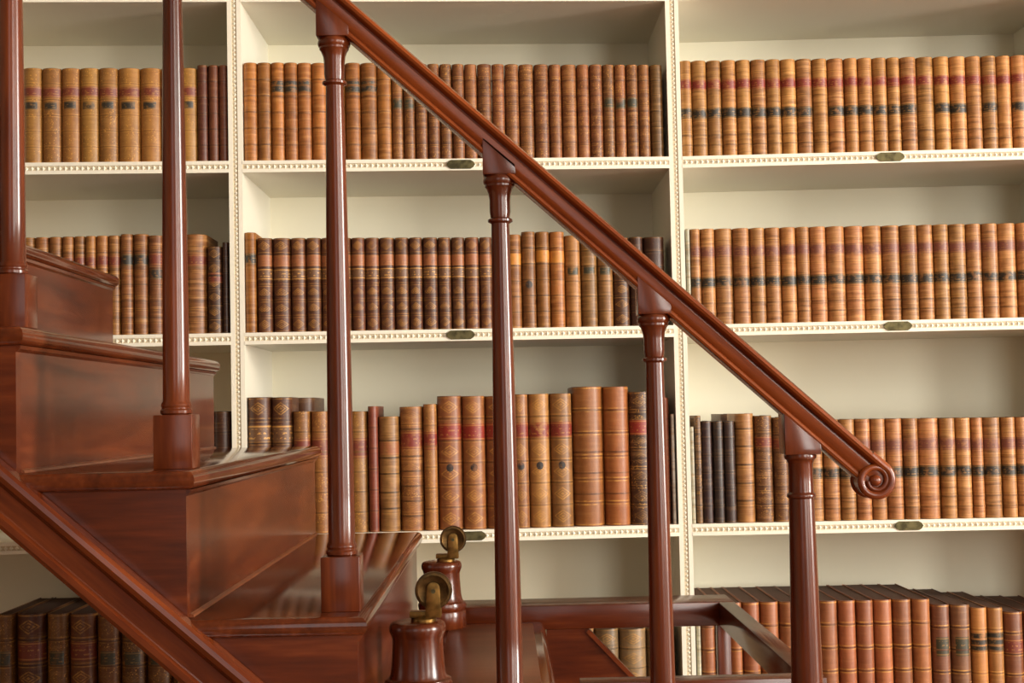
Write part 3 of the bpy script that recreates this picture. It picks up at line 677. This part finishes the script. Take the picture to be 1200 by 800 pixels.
# balusters
def baluster(x, tz, newel=False):
    z0 = tz; bw, bh = 0.0275, 0.077
    if not newel:
        prof = [(0.020, 0), (0.0225, 0.002), (0.0228, 0.006), (0.0205, 0.0085), (0.0205, 0.0105), (0.0218, 0.0125), (0.0208, 0.0165), (0.0190, 0.019)]
        prof += [(0.0190-0.0003*k-0.00003*k*k, 0.019+0.654*k/10) for k in range(1, 11)]
        e = prof[-1][0]
        prof += [(e+.0004, 0.6735), (0.0178, 0.676), (0.0178, 0.679), (e+.0006, 0.6815), (0.0150, 0.69), (0.0150, 0.707), (0.0160, 0.716), (0.0188, 0.7235), (0.0212, 0.7265), (0.0212, 0.7295), (0.0228, 0.731), (0.0238, 0.735), (0.0228, 0.7395), (0.0210, 0.742)]
        top = 0.742; hw = 0.0235
        zb = z0+bh
    else:
        zb = z0+0.09; top = -0.070-zb
        zr = -0.129-zb                                # ring height
        prof = [(0.030, 0), (0.034, 0.003), (0.034, 0.012), (0.031, 0.016), (0.0335, 0.02), (0.0335, 0.028), (0.0305, 0.034)]
        prof += [(0.0305-0.0125*(k/10.0)**0.8, 0.034+(zr-0.004-0.034)*k/10) for k in range(1, 11)]
        prof += [(0.0205, zr-0.002), (0.0208, zr), (0.0205, zr+0.002), (0.0180, zr+0.005), (0.0176, zr+0.02), (0.0178, top-0.014), (0.0198, top-0.008), (0.0225, top-0.006), (0.0232, top-0.003), (0.0225, top)]
        hw = 0.0255; bw = 0.04; bh = 0.09
    o = MB().lathe(prof, (x, Y_BAL, zb), 36).build('newel_post' if newel else 'baluster', WOOD_Z, stair, smooth=True, world=True)
    MB().box(x-bw, x+bw, Y_BAL-bw, Y_BAL+bw, z0, zb).build('base_block', WOOD_Z, o, bevel=0.0016, world=True)
    zt = zb+top; up = 0.045 if not newel else 0.05
    # top block, its upper end cut along the rail
    MB().prism_y([(x-hw, zt), (x+hw, zt), (x+hw, zt+0.014), (x-hw, zt+0.014+2*hw*0.875)], Y_BAL-hw+0.002, Y_BAL+hw-0.002).build('top_block', WOOD_Z, o, bevel=0.0012, world=True)
    return o
BX = {5: -0.9345, 4: -0.7, 3: -0.7+0, 1: -0.2335}
for k, x in ((4, -0.934), (3, -0.6975), (2, -0.4645), (1, -0.2315), (0, 0.0035), (-1, 0.2205)):
    baluster(x, TZ[k])
baluster(0.4255, TZ[-2], True)

# handrail: moulded section swept down to the scroll
r0 = at_y(410, 45, 2.05); r1 = at_y(911, 478, 2.05)
rd = V((r1.x-r0.x, 0, r1.z-r0.z)).normalized(); rang = math.atan2(-rd.z, rd.x)
PT = 0.0440                                           # section height across the slope
hp = []
near = [(-0.016, 0.0), (-0.020, 0.001), (-0.0215, 0.004), (-0.020, 0.007), (-0.0175, 0.0085), (-0.0195, 0.011), (-0.0215, 0.016), (-0.0215, 0.0255), (-0.0165, 0.0262), (-0.0160, 0.0290), (-0.0225, 0.0302), (-0.0275, 0.0330), (-0.0290, 0.0365), (-0.0265, 0.0405), (-0.0190, 0.0430), (-0.008, 0.0440)]
hp = near+[(-y, p) for y, p in reversed(near)]
start = r0-rd*0.95
vc = at_y(1027, 563, 2.05)                            # scroll centre
Lr = (V((vc.x, 0, vc.z))-V((start.x, 0, start.z))).dot(rd)
rail = sweep_profile('handrail', WOOD_RAIL, hp, Lr-0.002, (start.x, Y_BAL, start.z), stair, rang)
# scroll: a drum with a spiral fillet on each face, rolled in from the rail's upper moulding
perp = V((-rd.z, 0, rd.x)); perp = perp if perp.z > 0 else -perp
q0 = (V((vc.x, 0, vc.z))-V((start.x, 0, start.z))).dot(perp)
RS = PT-q0                                            # so that the rail's top runs into the drum
a0 = math.atan2(perp.z, perp.x)
def scroll_r(t): return RS*(1-0.24*t)                 # radius after t turns, shrinking as it rolls in
outline = [(vc.x+(scroll_r(k/47)-0.003)*math.cos(a0-2*math.pi*k/47), vc.z+(scroll_r(k/47)-0.003)*math.sin(a0-2*math.pi*k/47)) for k in range(48)]
mb = MB(); n = 48
vs = [(x, Y_BAL+y, z) for y in (-0.0200, 0.0200) for x, z in outline]+[(vc.x, Y_BAL-0.0200, vc.z), (vc.x, Y_BAL+0.0200, vc.z)]
fs = [(i, (i+1) % n, (i+1) % n+n, i+n) for i in range(n)]+[(96, (i+1) % n, i) for i in range(n)]+[(97, n+i, n+(i+1) % n) for i in range(n)]
drum = mb.add(vs, fs).build('handrail_scroll', WOOD_RAIL, stair, smooth=True, world=True)
for sgn in (-1, 1):
    pts = []; rad = []
    for k in range(-8, 90):                            # upper moulding of the rail, carried round and inwards
        t = k/89*1.62
        if k < 0:                                      # lead-in lying on the rail's own moulding
            p = V((vc.x, 0, vc.z))+perp*(RS-0.0065)+rd*(0.0035*k)
            pts.append((p.x, Y_BAL+sgn*0.0215, p.z)); rad.append(0.0068)
            continue
        r_ = (RS-0.0065)*(1-0.24*t) if t < 1 else (RS-0.0065)*(0.76-0.55*(t-1))
        a = a0-2*math.pi*t
        pts.append((vc.x+r_*math.cos(a), Y_BAL+sgn*0.0215, vc.z+r_*math.sin(a))); rad.append(0.0068*(1-0.33*t))
    MB().tube(pts, rad, 10).build('spiral_fillet', WOOD_RAIL, drum, smooth=True, world=True)
    e = []
    for r_, y in [(0.0085, 0.0), (0.0083, 0.006), (0.007, 0.0095), (0.004, 0.0115), (0.0003, 0.0122)]: e.append((r_, y))
    vs = []; fs = []
    for r_, y in e:
        for k in range(20):
            a = 2*math.pi*k/20; vs.append((vc.x+r_*math.cos(a), Y_BAL+sgn*(0.0165+y), vc.z+r_*math.sin(a)))
    for j in range(len(e)-1):
        for k in range(20):
            a, b_ = j*20+k, j*20+(k+1) % 20; fs.append((a, b_, b_+20, a+20))
    MB().add(vs, fs).build('scroll_boss', WOOD_RAIL, drum, smooth=True, world=True)

# ------------------------------------------------------------------ open frame behind the lower balusters
fr = empty('open_frame', (0.3, 2.9, FLOOR_Z))
tag(fr, 'dark mahogany open rectangular frame on square legs, behind the lower balusters', 'frame')
ZT = -0.447
MB().box(-0.116, 0.524, 3.35, 3.485, ZT-0.054, ZT).build('back_rail', WOOD_X, fr, bevel=0.002, world=True)
MB().box(0.488, 0.524, 2.45, 3.348, ZT-0.054, ZT).build('side_rail', WOOD_Y, fr, bevel=0.002, world=True)
MB().box(0.12, 0.524, 2.40, 2.449, ZT-0.054, ZT).build('front_rail', WOOD_X, fr, bevel=0.002, world=True)
for lx, ly in ((0.4855, 3.36), (0.4855, 2.41), (0.12, 2.41)):
    MB().box(lx, lx+0.03, ly, ly+0.03, FLOOR_Z, ZT-0.0545).build('leg', WOOD_Z, fr, bevel=0.0015, world=True)
MB().prism_y([(0.092, ZT-0.0545), (0.189, ZT-0.0545), (0.46, ZT-0.0545-0.271*1.076), (0.46, FLOOR_Z), (0.092, FLOOR_Z)], 3.352, 3.372).build('diagonal_panel', WOOD_X, fr, world=True)
MB().add([(0.189, 3.346, ZT-0.0545), (0.46, 3.346, ZT-0.0545-0.2916), (0.46, 3.378, ZT-0.0545-0.2916), (0.189, 3.378, ZT-0.0545), (0.182, 3.346, ZT-0.0612), (0.453, 3.346, ZT-0.0545-0.2983), (0.453, 3.378, ZT-0.0545-0.2983), (0.182, 3.378, ZT-0.0612)],
         [(0, 1, 2, 3), (4, 7, 6, 5), (0, 4, 5, 1), (1, 5, 6, 2), (2, 6, 7, 3), (3, 7, 4, 0)]).build('edge_capping', WOOD_RAIL, fr, world=True)

# ------------------------------------------------------------------ two turned posts topped with brass castors
def post(y, lab):
    x = -0.142; zb = TZ[0]+0.0002
    root = empty('castor_post', (x, y, zb))
    tag(root, lab, 'post', 'turned posts with brass castors')
    hh = 0.149
    prof = [(0.050, 0), (0.053, 0.004), (0.053, 0.036), (0.0515, 0.040), (0.0535, 0.045), (0.0545, 0.052), (0.0525, 0.058), (0.047, 0.0605), (0.0445, 0.066), (0.0425, 0.078), (0.0405, 0.110), (0.0405, 0.122), (0.0425, 0.128), (0.0450, 0.134), (0.0452, 0.140), (0.0435, 0.1455), (0.040, 0.148), (0.036, hh)]
    MB().lathe(prof, seg=40).build('turned_shaft', WOOD_Z, root, smooth=True)
    MB().lathe([(0.020, hh), (0.020, hh+0.004), (0.016, hh+0.007), (0.009, hh+0.010)], (0.010, 0, 0), 24).build('brass_plate', BRASS, root, smooth=True)
    hz = hh+0.048; cx = 0.027                          # wheel centre
    # fork: two cheeks and a yoke
    for q in (-1, 1):
        poly = [(cx-0.014, hh+0.006), (cx+0.012, hh+0.006)]+[(cx+0.0105*math.cos(t), hz+0.004+0.0105*math.sin(t)) for t in [math.pi*n/8 for n in range(9)]]
        MB().prism_y(poly, q*0.0125-0.0015, q*0.0125+0.0015).build('fork_cheek', BRASS, root, bevel=0.0008)
    MB().box(-0.012, 0.036, -0.011, 0.011, hh+0.006, hh+0.016).build('yoke', BRASS, root, bevel=0.0015)
    w_ = MB(); seg = 36; e = [(0.0, -0.0085), (0.023, -0.0085), (0.0245, -0.0095), (0.0280, -0.009), (0.0298, -0.005), (0.0298, 0.005), (0.0280, 0.009), (0.0245, 0.0095), (0.023, 0.0085), (0.0, 0.0085)]
    vs = []; fs = []
    for r_, yy in e:
        for k in range(seg):
            a = 2*math.pi*k/seg; vs.append((cx+r_*math.cos(a), yy, hz+r_*math.sin(a)))
    for j in range(len(e)-1):
        for k in range(seg):
            a, b_ = j*seg+k, j*seg+(k+1) % seg; fs.append((a, b_, b_+seg, a+seg))
    w_.add(vs, fs).build('wheel', BRASS_WHEEL, root, smooth=True)
    ax = MB(); vs = []; fs = []
    for yy in (-0.0165, 0.0165):
        for k in range(12):
            a = 2*math.pi*k/12; vs.append((cx+0.0035*math.cos(a), yy, hz+0.0035*math.sin(a)))
    for k in range(12): fs.append((k, (k+1) % 12, (k+1) % 12+12, k+12))
    fs.append(tuple(range(12))); fs.append(tuple(range(12, 24)))
    ax.add(vs, fs).build('axle_pin', BRASS_DARK, root)
    return root
post(2.34, 'nearer turned mahogany post topped by a brass castor wheel, beside the lowest riser')
post(3.27, 'farther turned mahogany post topped by a brass castor wheel, below the third shelf')
